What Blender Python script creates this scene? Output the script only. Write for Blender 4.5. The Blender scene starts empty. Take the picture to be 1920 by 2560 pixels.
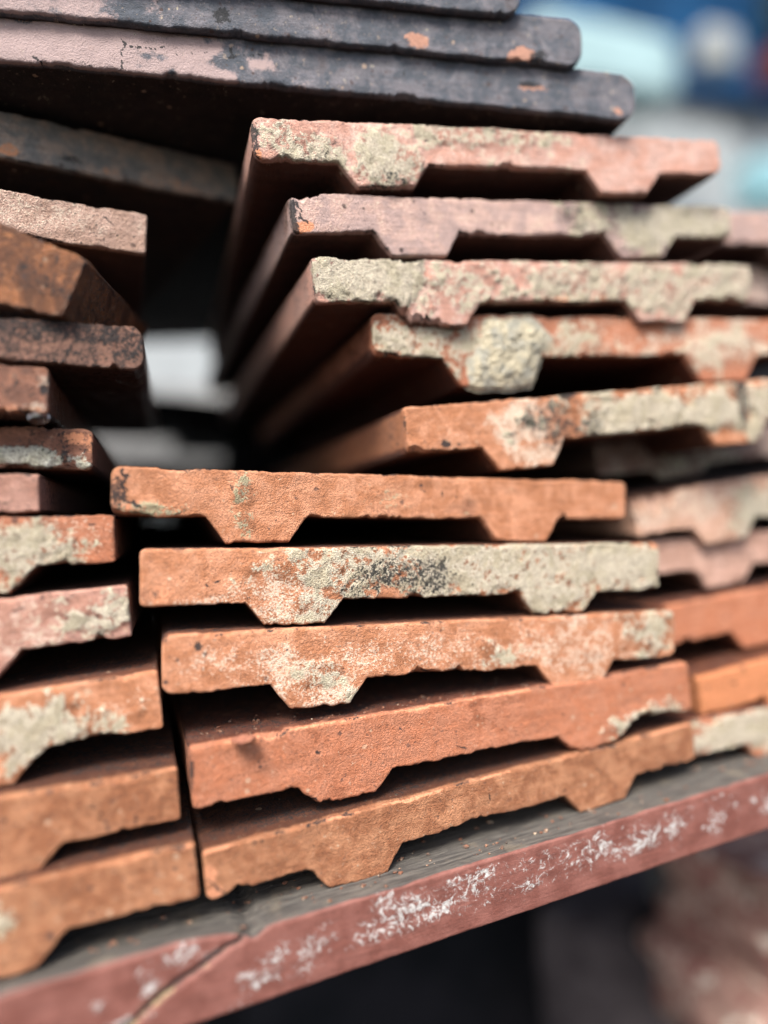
import bpy, bmesh, math
import numpy as np
from mathutils import Matrix, Vector

# ------------------------------------------------------------------ camera, sky, sun, exposure
sc = bpy.context.scene
CAM_Z = 0.62                       # camera height above the ground
DIST = 0.204                       # camera to the stack's front plane (y = 0)
YAW, ROLL, FPX = 19.5, 3.5, 1776.0
FOCUS, FSTOP = 0.205, 1.85
SUN_EL, SUN_AZ, SUN_POWER, SUN_ANGLE = 52.0, 215.0, 1.5, 22.0     # azimuth: compass bearing the light comes from
SKY_STRENGTH, EXPOSURE = 0.06, 2.32

ya, ra = math.radians(YAW), math.radians(ROLL)
FWD = np.array([math.sin(ya), math.cos(ya), 0.0])
RGT0 = np.array([math.cos(ya), -math.sin(ya), 0.0])
UP0 = np.array([0.0, 0.0, 1.0])
RGT = RGT0 * math.cos(ra) - UP0 * math.sin(ra)
UPV = UP0 * math.cos(ra) + RGT0 * math.sin(ra)
CAM = np.array([0.0, -DIST, CAM_Z])
cd = bpy.data.cameras.new('camera')
co = bpy.data.objects.new('camera', cd)
sc.collection.objects.link(co)
co.matrix_world = Matrix(((RGT[0], UPV[0], -FWD[0], CAM[0]), (RGT[1], UPV[1], -FWD[1], CAM[1]),
                          (RGT[2], UPV[2], -FWD[2], CAM[2]), (0, 0, 0, 1)))
cd.sensor_fit = 'VERTICAL'; cd.sensor_height = 36.0; cd.sensor_width = 27.0
cd.lens = 36.0 * FPX / 2560.0
cd.clip_start = 0.01; cd.clip_end = 400.0
cd.dof.use_dof = True; cd.dof.focus_distance = FOCUS; cd.dof.aperture_fstop = FSTOP
sc.camera = co

w = bpy.data.worlds.new('World'); sc.world = w; w.use_nodes = True
wn = w.node_tree; wn.nodes.clear()
sky = wn.nodes.new('ShaderNodeTexSky'); sky.sky_type = 'NISHITA'; sky.sun_disc = False
sky.sun_elevation = math.radians(SUN_EL); sky.sun_rotation = math.radians(SUN_AZ)
sky.dust_density = 4.0; sky.air_density = 1.0; sky.ozone_density = 1.0
bg = wn.nodes.new('ShaderNodeBackground'); bg.inputs[1].default_value = SKY_STRENGTH
wo = wn.nodes.new('ShaderNodeOutputWorld')
wn.links.new(sky.outputs[0], bg.inputs[0]); wn.links.new(bg.outputs[0], wo.inputs[0])
sd = bpy.data.lights.new('sun', 'SUN'); so = bpy.data.objects.new('sun', sd); sc.collection.objects.link(so)
sd.energy = SUN_POWER; sd.angle = math.radians(SUN_ANGLE); sd.color = (1.0, 0.96, 0.90)
az, el = math.radians(SUN_AZ), math.radians(SUN_EL)
sdir = Vector((math.sin(az) * math.cos(el), math.cos(az) * math.cos(el), math.sin(el)))   # towards the sun
so.rotation_euler = sdir.to_track_quat('Z', 'Y').to_euler(); so.location = (0, -1, 3)

sc.view_settings.view_transform = 'Standard'; sc.view_settings.look = 'None'
sc.view_settings.exposure = EXPOSURE; sc.view_settings.gamma = 1.0
sc.view_settings.use_curve_mapping = False
sc.render.engine = 'CYCLES'
sc.cycles.max_bounces = 6; sc.cycles.diffuse_bounces = 2; sc.cycles.glossy_bounces = 2

# ------------------------------------------------------------------ helpers
S = 1920.0 / 1659.0                # picture measurements were taken on a 1659-wide copy


def ray(x, y):
    return FWD * FPX + RGT * (x * S - 960) - UPV * (y * S - 1280)


def at(x, y, Y):                   # point of the plane y = Y seen at picture position (x, y)
    d = ray(x, y)
    return CAM + d * ((Y - CAM[1]) / d[1])


def hit(x, y, P, n):
    d = ray(x, y)
    return CAM + d * (np.dot(P - CAM, n) / np.dot(d, n))


def _hash(ix, iy, iz, seed):
    h = (ix.astype(np.int64) * 374761393 + iy.astype(np.int64) * 668265263 + iz.astype(np.int64) * 2147483647 + seed * 974634777) & 0xFFFFFFFF
    h = ((h ^ (h >> 13)) * 1274126177) & 0xFFFFFFFF
    h = (h ^ (h >> 16)) & 0xFFFFFFFF
    return h.astype(np.float64) / 4294967295.0


def vnoise(x, y, z=0.0, seed=0):   # value noise 0..1
    x, y, z = np.broadcast_arrays(np.asarray(x, float), np.asarray(y, float), np.asarray(z, float))
    fx, fy, fz = np.floor(x), np.floor(y), np.floor(z)
    tx, ty, tz = x - fx, y - fy, z - fz
    tx, ty, tz = tx * tx * (3 - 2 * tx), ty * ty * (3 - 2 * ty), tz * tz * (3 - 2 * tz)
    r = 0
    for a in (0, 1):
        wx = tx if a else 1 - tx
        for b in (0, 1):
            wy = ty if b else 1 - ty
            for c in (0, 1):
                wz = tz if c else 1 - tz
                r = r + wx * wy * wz * _hash(fx + a, fy + b, fz + c, seed)
    return r


def fbm(x, y, z=0.0, seed=0, octaves=4, gain=0.55):
    a, s, t = 1.0, 0.0, 0.0
    x = np.asarray(x, float); y = np.asarray(y, float); z = np.asarray(z, float)
    for o in range(octaves):
        s = s + a * vnoise(x, y, z, seed + o * 17); t += a
        a *= gain; x = x * 2.03 + 5.1; y = y * 2.03 + 3.7; z = z * 2.03 + 1.3
    return s / t


def smooth(e0, e1, x):
    t = np.clip((x - e0) / (e1 - e0), 0, 1)
    return t * t * (3 - 2 * t)


def tag(o, label=None, cat=None, group=None, kind=None):
    if label: o['label'] = label
    if cat: o['category'] = cat
    if group: o['group'] = group
    if kind: o['kind'] = kind
    return o


def mesh_obj(name, verts, faces, mat, smooth_sh=True, parent=None):
    me = bpy.data.meshes.new(name)
    me.from_pydata([tuple(v) for v in verts] if not isinstance(verts, np.ndarray) else verts.tolist(), [], faces)
    me.update()
    if smooth_sh:
        me.polygons.foreach_set('use_smooth', [True] * len(me.polygons))
    if mat: me.materials.append(mat)
    o = bpy.data.objects.new(name, me); sc.collection.objects.link(o)
    if parent: o.parent = parent
    return o


# ------------------------------------------------------------------ materials
class NT:
    def __init__(self, name):
        self.m = bpy.data.materials.new(name); self.m.use_nodes = True
        self.t = self.m.node_tree; self.t.nodes.clear()
        self.out = self.t.nodes.new('ShaderNodeOutputMaterial')
        self.bsdf = self.t.nodes.new('ShaderNodeBsdfPrincipled')
        self.t.links.new(self.bsdf.outputs[0], self.out.inputs[0])

    def n(self, ty, **kw):
        nd = self.t.nodes.new(ty)
        for k, v in kw.items(): setattr(nd, k, v)
        return nd

    def link(self, a, b): self.t.links.new(a, b)

    def put(self, sock, v):
        if isinstance(v, bpy.types.NodeSocket): self.link(v, sock)
        else: sock.default_value = v

    def math(self, op, a, b=0.0, c=0.0, clamp=False):
        nd = self.n('ShaderNodeMath', operation=op, use_clamp=clamp)
        for i, v in enumerate((a, b, c)): self.put(nd.inputs[i], v)
        return nd.outputs[0]

    def vec(self, op, a, b):
        nd = self.n('ShaderNodeVectorMath', operation=op)
        self.put(nd.inputs[0], a); self.put(nd.inputs[1], b)
        return nd.outputs[0]

    def noise(self, co_, scale, detail=4.0, rough=0.6, dist=0.0):
        nd = self.n('ShaderNodeTexNoise')
        self.put(nd.inputs['Vector'], co_)
        nd.inputs['Scale'].default_value = scale; nd.inputs['Detail'].default_value = detail
        nd.inputs['Roughness'].default_value = rough; nd.inputs['Distortion'].default_value = dist
        return nd.outputs[0]

    def step(self, v, lo, hi):
        nd = self.n('ShaderNodeMapRange', interpolation_type='SMOOTHSTEP')
        self.put(nd.inputs[0], v)
        nd.inputs[1].default_value = lo; nd.inputs[2].default_value = hi
        return nd.outputs[0]

    def remap(self, v, lo, hi, a, b):
        nd = self.n('ShaderNodeMapRange')
        self.put(nd.inputs[0], v)
        for i, q in enumerate((lo, hi, a, b)): nd.inputs[i + 1].default_value = q
        return nd.outputs[0]

    def mix(self, f, a, b, mode='MIX'):
        nd = self.n('ShaderNodeMix', data_type='RGBA', blend_type=mode)
        self.put(nd.inputs[0], f)
        for i, v in ((6, a), (7, b)):
            if isinstance(v, tuple) and len(v) == 3: v = v + (1.0,)
            self.put(nd.inputs[i], v)
        return nd.outputs[2]

    def attr(self, name, ty='GEOMETRY'):
        nd = self.n('ShaderNodeAttribute', attribute_name=name, attribute_type=ty)
        return nd

    def bump(self, h, dist, strength=1.0, normal=None):
        nd = self.n('ShaderNodeBump')
        nd.inputs['Strength'].default_value = strength; nd.inputs['Distance'].default_value = dist
        self.put(nd.inputs['Height'], h)
        if normal: self.link(normal, nd.inputs['Normal'])
        return nd.outputs[0]

    def coords(self, k=1000.0):
        tc = self.n('ShaderNodeTexCoord')
        oi = self.n('ShaderNodeObjectInfo')
        v = self.vec('MULTIPLY', tc.outputs['Object'], (k, k, k))
        r = self.math('MULTIPLY', oi.outputs['Random'], 700.0)
        return self.vec('ADD', v, r)


def clay_material():
    k = NT('weathered_clay')
    p = k.coords()
    m = k.attr('mask'); sep = k.n('ShaderNodeSeparateColor'); k.link(m.outputs['Color'], sep.inputs[0])
    lich, soot, pale = sep.outputs[0], sep.outputs[1], sep.outputs[2]
    chip = m.outputs['Alpha']
    ca, cb = k.attr('clay_a', 'OBJECT').outputs['Color'], k.attr('clay_b', 'OBJECT').outputs['Color']
    cl, cp, cc = [k.attr(a, 'OBJECT').outputs['Color'] for a in ('lichen_col', 'pale_col', 'chip_col')]
    wet = k.attr('wet', 'OBJECT').outputs['Fac']
    grain = k.attr('grain', 'OBJECT').outputs['Fac']

    def over(mask, nz, amp, lo, hi):             # mask broken up by a noise
        return k.step(k.math('MULTIPLY_ADD', k.math('SUBTRACT', nz, 0.5), amp, mask), lo, hi)
    mid = k.noise(p, 0.16, 3.5, 0.66, 0.5)        # 6 mm down to 0.5 mm
    fine = k.noise(p, 1.45, 3.0, 0.72)             # about 1 mm and finer
    crumb = k.noise(p, 0.55, 4.0, 0.76)      # 2 mm crumbs with fine detail
    col = k.mix(k.step(mid, 0.38, 0.62), ca, cb)
    col = k.mix(1.0, col, k.remap(fine, 0.28, 0.72, 0.74, 1.22), 'MULTIPLY')
    col = k.mix(1.0, col, k.remap(mid, 0.25, 0.75, 0.80, 1.16), 'MULTIPLY')
    streak = k.noise(k.vec('MULTIPLY', p, (0.13, 0.6, 1.5)), 0.55, 2.0, 0.6)
    col = k.mix(1.0, col, k.remap(streak, 0.28, 0.72, 0.84, 1.13), 'MULTIPLY')
    dirt = k.attr('dirt').outputs['Fac']  # faint dirt on the front; elsewhere painted shade of the gaps
    dirt_shade_f = over(dirt, mid, 1.1, 0.25, 0.75)
    col = k.mix(dirt_shade_f, col, k.mix(1.0, col, (0.22, 0.155, 0.13), 'MULTIPLY'))
    col = k.mix(k.math('MULTIPLY', k.step(crumb, 0.61, 0.69), 0.40), col, (0.50, 0.38, 0.28))
    dark = k.math('SUBTRACT', 1.0, k.step(crumb, 0.335, 0.40))
    col = k.mix(k.math('MULTIPLY', dark, 0.6), col, (0.07, 0.045, 0.04))
    vo = k.n('ShaderNodeTexVoronoi'); vo.inputs['Scale'].default_value = 0.30; k.link(p, vo.inputs['Vector'])
    vs = k.n('ShaderNodeSeparateColor'); k.link(vo.outputs['Color'], vs.inputs[0])
    gate = k.math('MULTIPLY', k.math('GREATER_THAN', vs.outputs[1], 0.6), k.math('POWER', vs.outputs[0], 2.0))
    ragged = k.math('MULTIPLY_ADD', k.math('SUBTRACT', crumb, 0.5), 0.55, vo.outputs['Distance'])
    pit = k.math('SUBTRACT', 1.0, k.step(k.math('MULTIPLY_ADD', gate, -0.24, ragged), -0.02, 0.06))
    col = k.mix(k.math('MULTIPLY', pit, k.remap(vs.outputs[2], 0.0, 1.0, 0.45, 0.95)), col, k.mix(k.math('GREATER_THAN', vs.outputs[2], 0.35), (0.50, 0.36, 0.25), (0.055, 0.035, 0.032)))
    fchip = over(chip, crumb, 1.6, 0.42, 0.54)
    col = k.mix(fchip, col, k.mix(1.0, cc, k.remap(fine, 0.28, 0.72, 0.75, 1.2), 'MULTIPLY'))
    fpale = k.step(k.math('MULTIPLY_ADD', k.math('SUBTRACT', k.math('ADD', k.math('MULTIPLY', fine, 0.65), k.math('MULTIPLY', mid, 0.35)), 0.5), k.attr('pale_amp', 'OBJECT').outputs['Fac'], pale), 0.42, 0.64)
    col = k.mix(k.math('MULTIPLY', fpale, 0.8), col, cp)
    nl = k.math('ADD', k.math('MULTIPLY', mid, 0.45), k.math('MULTIPLY', crumb, 0.55))
    flich = over(lich, nl, 3.4, 0.40, 0.58)
    nl2 = k.noise(p, 2.3, 2.0, 0.7)
    lc = k.mix(k.step(mid, 0.46, 0.60), cl, k.mix(1.0, cl, (0.84, 0.84, 0.78), 'MULTIPLY'))
    lc = k.mix(1.0, lc, k.remap(nl2, 0.28, 0.72, 0.55, 1.30), 'MULTIPLY')
    lc = k.mix(k.math('MULTIPLY', k.math('SUBTRACT', 1.0, k.step(crumb, 0.34, 0.44)), 0.6), lc, (0.10, 0.10, 0.085))
    col = k.mix(k.math('MULTIPLY', flich, k.remap(nl2, 0.3, 0.6, 0.72, 1.0)), col, lc)
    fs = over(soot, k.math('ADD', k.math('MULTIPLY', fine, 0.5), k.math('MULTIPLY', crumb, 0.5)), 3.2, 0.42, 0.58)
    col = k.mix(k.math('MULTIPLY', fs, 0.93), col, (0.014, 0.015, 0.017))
    k.link(col, k.bsdf.inputs['Base Color'])
    rough = k.remap(fine, 0.3, 0.7, 0.72, 0.95)
    rough = k.math('SUBTRACT', rough, k.math('MULTIPLY', wet, k.remap(mid, 0.3, 0.6, 0.25, 0.62)))
    k.link(rough, k.bsdf.inputs['Roughness'])
    k.bsdf.inputs['Specular IOR Level'].default_value = 0.35
    # relief
    h = k.math('MULTIPLY', k.math('MULTIPLY_ADD', fine, 0.65, k.math('MULTIPLY_ADD', nl2, 0.55, k.math('MULTIPLY', crumb, 0.3))), grain)
    h = k.math('MULTIPLY_ADD', k.step(lich, 0.25, 0.6), k.math('MULTIPLY', nl2, 1.5), h)
    k.link(k.bump(h, 0.00085, 0.95), k.bsdf.inputs['Normal'])
    return k.m


def mortar_material():
    k = NT('lichened_mortar')
    p = k.coords()
    a = k.noise(p, 0.22, 4); b = k.noise(p, 1.2, 4, 0.78); c = k.noise(p, 0.9, 4, 0.6)
    col = k.mix(k.step(a, 0.42, 0.6), (0.56, 0.50, 0.36), (0.40, 0.385, 0.32))
    col = k.mix(1.0, col, k.remap(b, 0.28, 0.72, 0.55, 1.3), 'MULTIPLY')
    col = k.mix(k.math('MULTIPLY', k.step(c, 0.60, 0.68), 0.6), col, (0.06, 0.06, 0.058))
    k.link(col, k.bsdf.inputs['Base Color']); k.bsdf.inputs['Roughness'].default_value = 0.95
    k.link(k.bump(k.math('ADD', b, k.math('MULTIPLY', c, 0.8)), 0.0011, 1.0), k.bsdf.inputs['Normal'])
    return k.m


def rail_material():
    k = NT('flaking_painted_wood')
    tc = k.n('ShaderNodeTexCoord')
    p = k.vec('MULTIPLY', tc.outputs['Object'], (1000, 1000, 1000))
    ps = k.vec('MULTIPLY', p, (0.10, 1.0, 1.0))           # stretched along the grain
    m = k.attr('mask'); sep = k.n('ShaderNodeSeparateColor'); k.link(m.outputs['Color'], sep.inputs[0])
    flake, bare, split = sep.outputs[0], sep.outputs[1], sep.outputs[2]
    ochre = m.outputs['Alpha']
    fine = k.noise(p, 1.2, 3, 0.7); gr = k.noise(ps, 0.9, 4, 0.65); mid = k.noise(p, 0.12, 4)
    paint = k.mix(k.step(mid, 0.38, 0.62), (0.135, 0.044, 0.032), (0.185, 0.070, 0.054))
    paint = k.mix(1.0, paint, k.remap(gr, 0.3, 0.7, 0.82, 1.15), 'MULTIPLY')
    paint = k.mix(1.0, paint, k.remap(fine, 0.3, 0.7, 0.85, 1.12), 'MULTIPLY')
    # tiny dark rubs in the paint
    paint = k.mix(k.math('MULTIPLY', k.step(k.noise(p, 0.7, 6, 0.75), 0.60, 0.70), 0.5), paint, (0.10, 0.035, 0.03))
    pw = k.vec('MULTIPLY', p, (0.8, 1.0, 0.8))
    nf = k.noise(pw, 0.40, 5, 0.80, 1.6)
    ff = k.step(k.math('ADD', flake, k.math('MULTIPLY', k.math('SUBTRACT', nf, 0.5), 2.2)), 0.44, 0.72)
    white = k.mix(k.step(fine, 0.35, 0.6), (0.30, 0.30, 0.29), (0.54, 0.54, 0.52))
    col = k.mix(k.math('MULTIPLY', ff, 0.9), paint, white)
    wood = k.mix(k.step(gr, 0.35, 0.65), (0.036, 0.032, 0.029), (0.100, 0.090, 0.078))
    wood = k.mix(k.math('MULTIPLY', k.step(k.noise(p, 0.09, 3), 0.55, 0.68), 0.3), wood, (0.20, 0.16, 0.11))
    nb = k.noise(ps, 0.5, 5, 0.65)
    fb = k.step(k.math('ADD', bare, k.math('MULTIPLY', k.math('SUBTRACT', nb, 0.5), 1.1)), 0.42, 0.58)
    col = k.mix(fb, col, wood)
    fo = k.step(k.math('ADD', ochre, k.math('MULTIPLY', k.math('SUBTRACT', nf, 0.5), 1.2)), 0.42, 0.60)
    och = k.mix(k.step(fine, 0.38, 0.6), (0.10, 0.06, 0.045), (0.38, 0.27, 0.13))
    col = k.mix(fo, col, och)
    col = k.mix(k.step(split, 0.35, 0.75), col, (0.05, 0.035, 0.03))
    k.link(col, k.bsdf.inputs['Base Color']); k.bsdf.inputs['Roughness'].default_value = 0.72
    h = k.math('ADD', k.math('MULTIPLY', fine, 0.35), k.math('MULTIPLY', gr, k.math('ADD', 0.3, k.math('MULTIPLY', fb, 0.9))))
    h = k.math('ADD', h, k.math('MULTIPLY', k.step(flake, 0.3, 0.6), k.math('MULTIPLY', fine, 0.5)))
    k.link(k.bump(h, 0.0006, 0.8), k.bsdf.inputs['Normal'])
    return k.m


def plain_material(name, a, b, scale, rough=0.9, bumpd=0.002, detail=5.0, c=None, unit=1.0):
    k = NT(name)
    p = k.coords(unit)
    n1 = k.noise(p, scale, detail, 0.62); n2 = k.noise(p, scale * 6, 4, 0.6)
    col = k.mix(k.step(n1, 0.38, 0.62), a, b)
    if c: col = k.mix(k.step(k.noise(p, scale * 1.7, 4), 0.55, 0.66), col, c)
    col = k.mix(1.0, col, k.remap(n2, 0.3, 0.7, 0.8, 1.2), 'MULTIPLY')
    k.link(col, k.bsdf.inputs['Base Color']); k.bsdf.inputs['Roughness'].default_value = rough; k.bsdf.inputs['Specular IOR Level'].default_value = 0.12
    k.link(k.bump(k.math('ADD', n1, k.math('MULTIPLY', n2, 0.4)), bumpd, 0.8), k.bsdf.inputs['Normal'])
    return k.m


CLAY = clay_material()
MORTAR = mortar_material()
RAIL = rail_material()

# ------------------------------------------------------------------ roof tiles
RIBS = ((25.0, 54.0), (110.0, 139.0))
RSL = 5.4                                        # run of a rib's sloping flank (mm)
RING = [0.0, 0.7, 1.3, 2.0, 3.0, 4.2, 5.6, 7.5, 10, 13, 17, 22, 28, 36, 48, 64, 90, 130, 190, 265]

ORANGE = dict(clay_a=(0.40, 0.165, 0.080), clay_b=(0.47, 0.22, 0.125))
SALMON = dict(clay_a=(0.44, 0.178, 0.100), clay_b=(0.37, 0.135, 0.068))
TAN = dict(clay_a=(0.275, 0.108, 0.050), clay_b=(0.36, 0.165, 0.085))
PINK = dict(clay_a=(0.50, 0.27, 0.205), clay_b=(0.48, 0.31, 0.26))
MAUVE = dict(clay_a=(0.385, 0.275, 0.25), clay_b=(0.45, 0.30, 0.255))
SLATE = dict(clay_a=(0.068, 0.078, 0.096), clay_b=(0.125, 0.120, 0.135))
BROWN = dict(clay_a=(0.19, 0.085, 0.055), clay_b=(0.27, 0.125, 0.080))
LICHEN = (0.62, 0.565, 0.44)
WHITEB = (0.58, 0.49, 0.39)


def seg_dist(px, py, pts):
    d = np.full(px.shape, 1e9)
    for (x0, y0), (x1, y1) in zip(pts[:-1], pts[1:]):
        ex, ey = x1 - x0, y1 - y0
        t = np.clip(((px - x0) * ex + (py - y0) * ey) / (ex * ex + ey * ey + 1e-9), 0, 1)
        d = np.minimum(d, np.hypot(px - x0 - t * ex, py - y0 - t * ey))
    return d


def roof_tile(label, A, B, anchor='L', y0=0.0, W=165.0, T=13.2, rh=7.3, L=265.0, yaw=None, pitch=0.0, ribs=RIBS,
              rsl=RSL, seed=1, du=0.5, rows=26, R=1.0, RE=0.5, chips=1.25, camber=0.0, rough=0.28, blobs=(), cuts=(),
              pal=ORANGE, wet=0.0, grain=1.0, lichen=LICHEN, pale=WHITEB, chip=(0.55, 0.24, 0.13), group=None,
              mould_shade=0.42, crust=0.7, edge=0.3, taper=0.0, bite=(), name='clay_tile', tilt_add=0.0, end_cut=0.0, lean=0.0,
              cat='roof tile', shift=0.0, pale_amp=2.4, dirt=0.92, edge_soot=1.0):
    """One clay tile. A is its front upper corner (left or right, see anchor) in the picture, B a second point of the
    same edge; y0 the distance of that corner behind the stack's front plane. Sizes in mm."""
    W_m = W / 1000.0
    P = at(A[0], A[1], y0)
    if yaw is None:                              # both corners seen: the tile's width fixes how it is turned
        d = ray(*B) / FPX; q = CAM - P
        a_, b_, c_ = d @ d, 2 * d @ q, q @ q - W_m * W_m
        disc = max(b_ * b_ - 4 * a_ * c_, 0.0)
        Q = CAM + d * ((-b_ + math.sqrt(disc)) / 2 / a_)
    else:
        yr = math.radians(yaw)
        Q = hit(B[0], B[1], P, np.array([-math.sin(yr), math.cos(yr), 0.0]))
    ex = (Q - P) / np.linalg.norm(Q - P)
    if ex[0] < 0: ex = -ex
    P0 = P if anchor == 'L' else P - ex * W_m
    ey = np.cross(UP0, ex); ey /= np.linalg.norm(ey)
    ez = np.cross(ex, ey)
    if pitch:
        pr = math.radians(pitch)
        ey, ez = ey * math.cos(pr) + ez * math.sin(pr), ez * math.cos(pr) - ey * math.sin(pr)
    P0 = P0 + UP0 * shift / 1000.0
    M = np.stack([ex, ey, ez], axis=1)           # columns

    def local(x, y):                             # picture position -> (u, v down) on this tile's front face in mm
        h_ = hit(x, y, P0, ey) - P0
        return float(h_ @ ex) * 1000, float(-(h_ @ ez)) * 1000

    # columns
    n = int(W / du)
    u = np.linspace(0, W, n + 1)
    extra = [R * t for t in (0.06, 0.2, 0.45)]
    u = np.concatenate([u, extra, [W - e for e in extra]])
    for r0, r1 in ribs: u = np.concatenate([u, [r0, r0 + rsl, r1 - rsl, r1]])
    u = np.unique(np.round(u[(u >= 0) & (u <= W)], 4))
    nc = len(u)
    rib = np.zeros(nc)
    for r0, r1 in ribs:
        rib = np.maximum(rib, rh * np.clip(np.minimum((u - r0) / rsl, (r1 - u) / rsl), 0, 1))
    corner = np.minimum(u, W - u)
    cdrop = np.where(corner < R, R - np.sqrt(np.maximum(R * R - (R - np.minimum(corner, R)) ** 2, 0)), 0)
    cam_ = camber * (1 - ((u - W / 2) / (W / 2)) ** 2)

    def chipper(sd, sc_):
        a = np.maximum(0, vnoise(u / 2.6, 0, 0, seed + sd) - 0.62) * 1.1
        b = np.maximum(0, vnoise(u / 9.0, 4, 0, seed + sd + 5) - 0.74) * 5.0 * vnoise(u / 1.1, 9, 0, seed + sd)
        c = (vnoise(u / 0.9, 2, 0, seed + sd + 9) - 0.5) * 0.28
        return (a + b) * sc_ + c * min(sc_ + 0.3, 1)
    ct, cb = chipper(31, chips * 0.55), chipper(77, chips)
    cb = cb + 1.3 * (fbm(u / 11.0, 3, 0, seed + 15, 3) - 0.45) * min(chips, 1.0); ct = ct + 0.7 * (fbm(u / 16.0, 6, 0, seed + 16, 3) - 0.45)
    rs = np.random.RandomState(seed * 7 + 1)
    auto = [(rs.uniform(0, W), rs.uniform(0.8, 3.6), rs.uniform(0.4, 1.5), 'b') for _ in range(4)] + [(rs.uniform(0, W), rs.uniform(0.8, 3.5), rs.uniform(0.25, 0.8), 't') for _ in range(4)]
    if du > 2: auto = []
    for (bu, bw, bd, where) in list(bite) + auto:             # larger broken-out bits: centre u, half width, depth
        prof = np.clip(1.15 - np.abs((u - bu) / bw + 0.5 * (vnoise(u / 1.7, bu, 0, seed + 2) - .5)) ** 1.5, 0, 1) ** 0.6 * bd * (0.55 + 0.8 * vnoise(u / 0.9, 7, 0, seed + 3))
        if where == 't': ct = ct + prof
        else: cb = cb + prof
    thick = T + taper * (1 - u / W)
    zt = cam_ - cdrop
    zb = cam_ - thick - rib + cdrop
    ztf, zbf = zt - ct, zb + cb
    zbf = np.minimum(zbf, ztf - 3.0)
    # front grid
    s = 0.5 - 0.5 * np.cos(np.linspace(0, math.pi, rows + 1)); s = 0.55 * s + 0.45 * np.linspace(0, 1, rows + 1)
    U, Sg = np.meshgrid(u, s, indexing='ij')
    Z = ztf[:, None] * (1 - Sg) + zbf[:, None] * Sg
    slope = np.abs(np.gradient(zb, u)); cosl = 1 / np.sqrt(1 + np.minimum(slope, 2.5) ** 2)
    d = np.minimum.reduce([ztf[:, None] - Z, (Z - zbf[:, None]) * cosl[:, None], U, W - U])
    d = np.maximum(d, 0)
    re = RE * (0.55 + 1.1 * fbm(U / 5.0, Z / 5.0, 0, seed + 40, 3)) + 2.2 * chips * np.maximum(0, fbm(U / 3.0, Z / 3.0, 0, seed + 44, 3) - 0.60)
    t = np.clip(d / re, 0, 1)
    Y = re * (1 - np.sqrt(np.maximum(1 - (1 - t) ** 2, 0)))
    Y = Y - rough * 2.4 * (fbm(U / 7.0, Z / 5.0, 0, seed + 50, 5, 0.6) - 0.5) * smooth(0, 1.2, d)
    # masks on the front
    mk = {q: np.zeros_like(U) for q in 'lspc'}
    V = -Z
    for b in blobs:
        ch = b[0]
        if b[1] == 'line':
            pts = [local(*q) for q in b[2]]
            wd, st = b[3], b[4]
            jit = (fbm(U / 1.5, V / 1.5, 0, seed + 61, 3) - 0.5) * 1.6
            mk[ch] = np.maximum(mk[ch], st * np.clip(1.3 - seg_dist(U + jit, V - jit, pts) / wd, 0, 1))
        else:
            _, x, y, rx, ry, st = b
            cu, cv = local(x, y)
            eu, ev = local(x + rx, y)[0] - cu, local(x, y + ry)[1] - cv
            wx = (fbm(U / 7.0, V / 7.0, 0, seed + 63, 3) - 0.5) * 1.3; wy = (fbm(U / 7.0, V / 7.0, 9, seed + 64, 3) - 0.5) * 1.3
            jit = (fbm(U / 4.0, V / 4.0, 0, seed + 65, 3) - 0.5) * 0.9
            q = np.sqrt(((U - cu) / eu + wx) ** 2 + ((V - cv) / ev + wy) ** 2)
            mk[ch] = np.maximum(mk[ch], st * np.clip(1.55 - q * 0.95 + jit, 0, 1))
    mk['c'] = np.maximum(mk['c'], edge * 1.6 * np.clip(1 - (ztf[:, None] - Z) / 0.9, 0, 1) * vnoise(U / 6, 3, 0, seed + 70))
    mk['s'] = np.maximum(mk['s'], 0.62 * edge_soot * np.clip(1.1 - d / 0.7, 0, 1) * smooth(0.52, 0.75, vnoise(U / 5.0, V / 5.0, 0, seed + 66)))
    for _ in range(3):                           # short hairline cracks
        cx, cy_, an, ln = rs.uniform(4, W - 4), rs.uniform(2, T - 2), rs.uniform(0, 3.1), rs.uniform(1.5, 4)
        pts = [(cx, cy_), (cx + ln * .5 * math.cos(an) + rs.uniform(-.5, .5), cy_ + ln * .5 * math.sin(an)), (cx + ln * math.cos(an), cy_ + ln * math.sin(an) + rs.uniform(-.6, .6))]
        mk['s'] = np.maximum(mk['s'], 0.9 * np.clip(1.25 - seg_dist(U, V, pts) / 0.32, 0, 1))
    lf = smooth(0.42, 0.8, mk['l'] + 0.9 * (fbm(U / 1.7, V / 1.7, 0, seed + 80, 4, 0.65) - 0.5))
    Y = Y - crust * lf * (0.2 + 1.3 * fbm(U / 1.6, V / 1.6, 0, seed + 81, 4, 0.75))
    Y = Y + lean * V / 20.0
    if end_cut: Y = Y + end_cut * (1 - U / W)
    nr = rows + 1
    front = np.stack([U, Y, Z], -1).reshape(-1, 3)
    fmask = np.stack([mk['l'], mk['s'], mk['p'], mk['c']], -1).reshape(-1, 4)
    idx = np.arange(nc * nr).reshape(nc, nr)
    faces = np.stack([idx[:-1, :-1], idx[:-1, 1:], idx[1:, 1:], idx[1:, :-1]], -1).reshape(-1, 4)
    # outline loop: along the top, down the right side, back along the bottom, up the left side
    loop = np.concatenate([idx[:, 0], idx[-1, 1:], idx[-2::-1, -1], idx[0, -2:0:-1]])
    kind = np.concatenate([np.zeros(nc), np.ones(rows), np.full(nc - 1, 2), np.full(rows - 1, 3)])
    base = front[loop]
    clean = base.copy()
    ci = np.concatenate([np.arange(nc), np.full(rows, nc - 1), np.arange(nc - 2, -1, -1), np.full(rows - 1, 0)])
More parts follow.
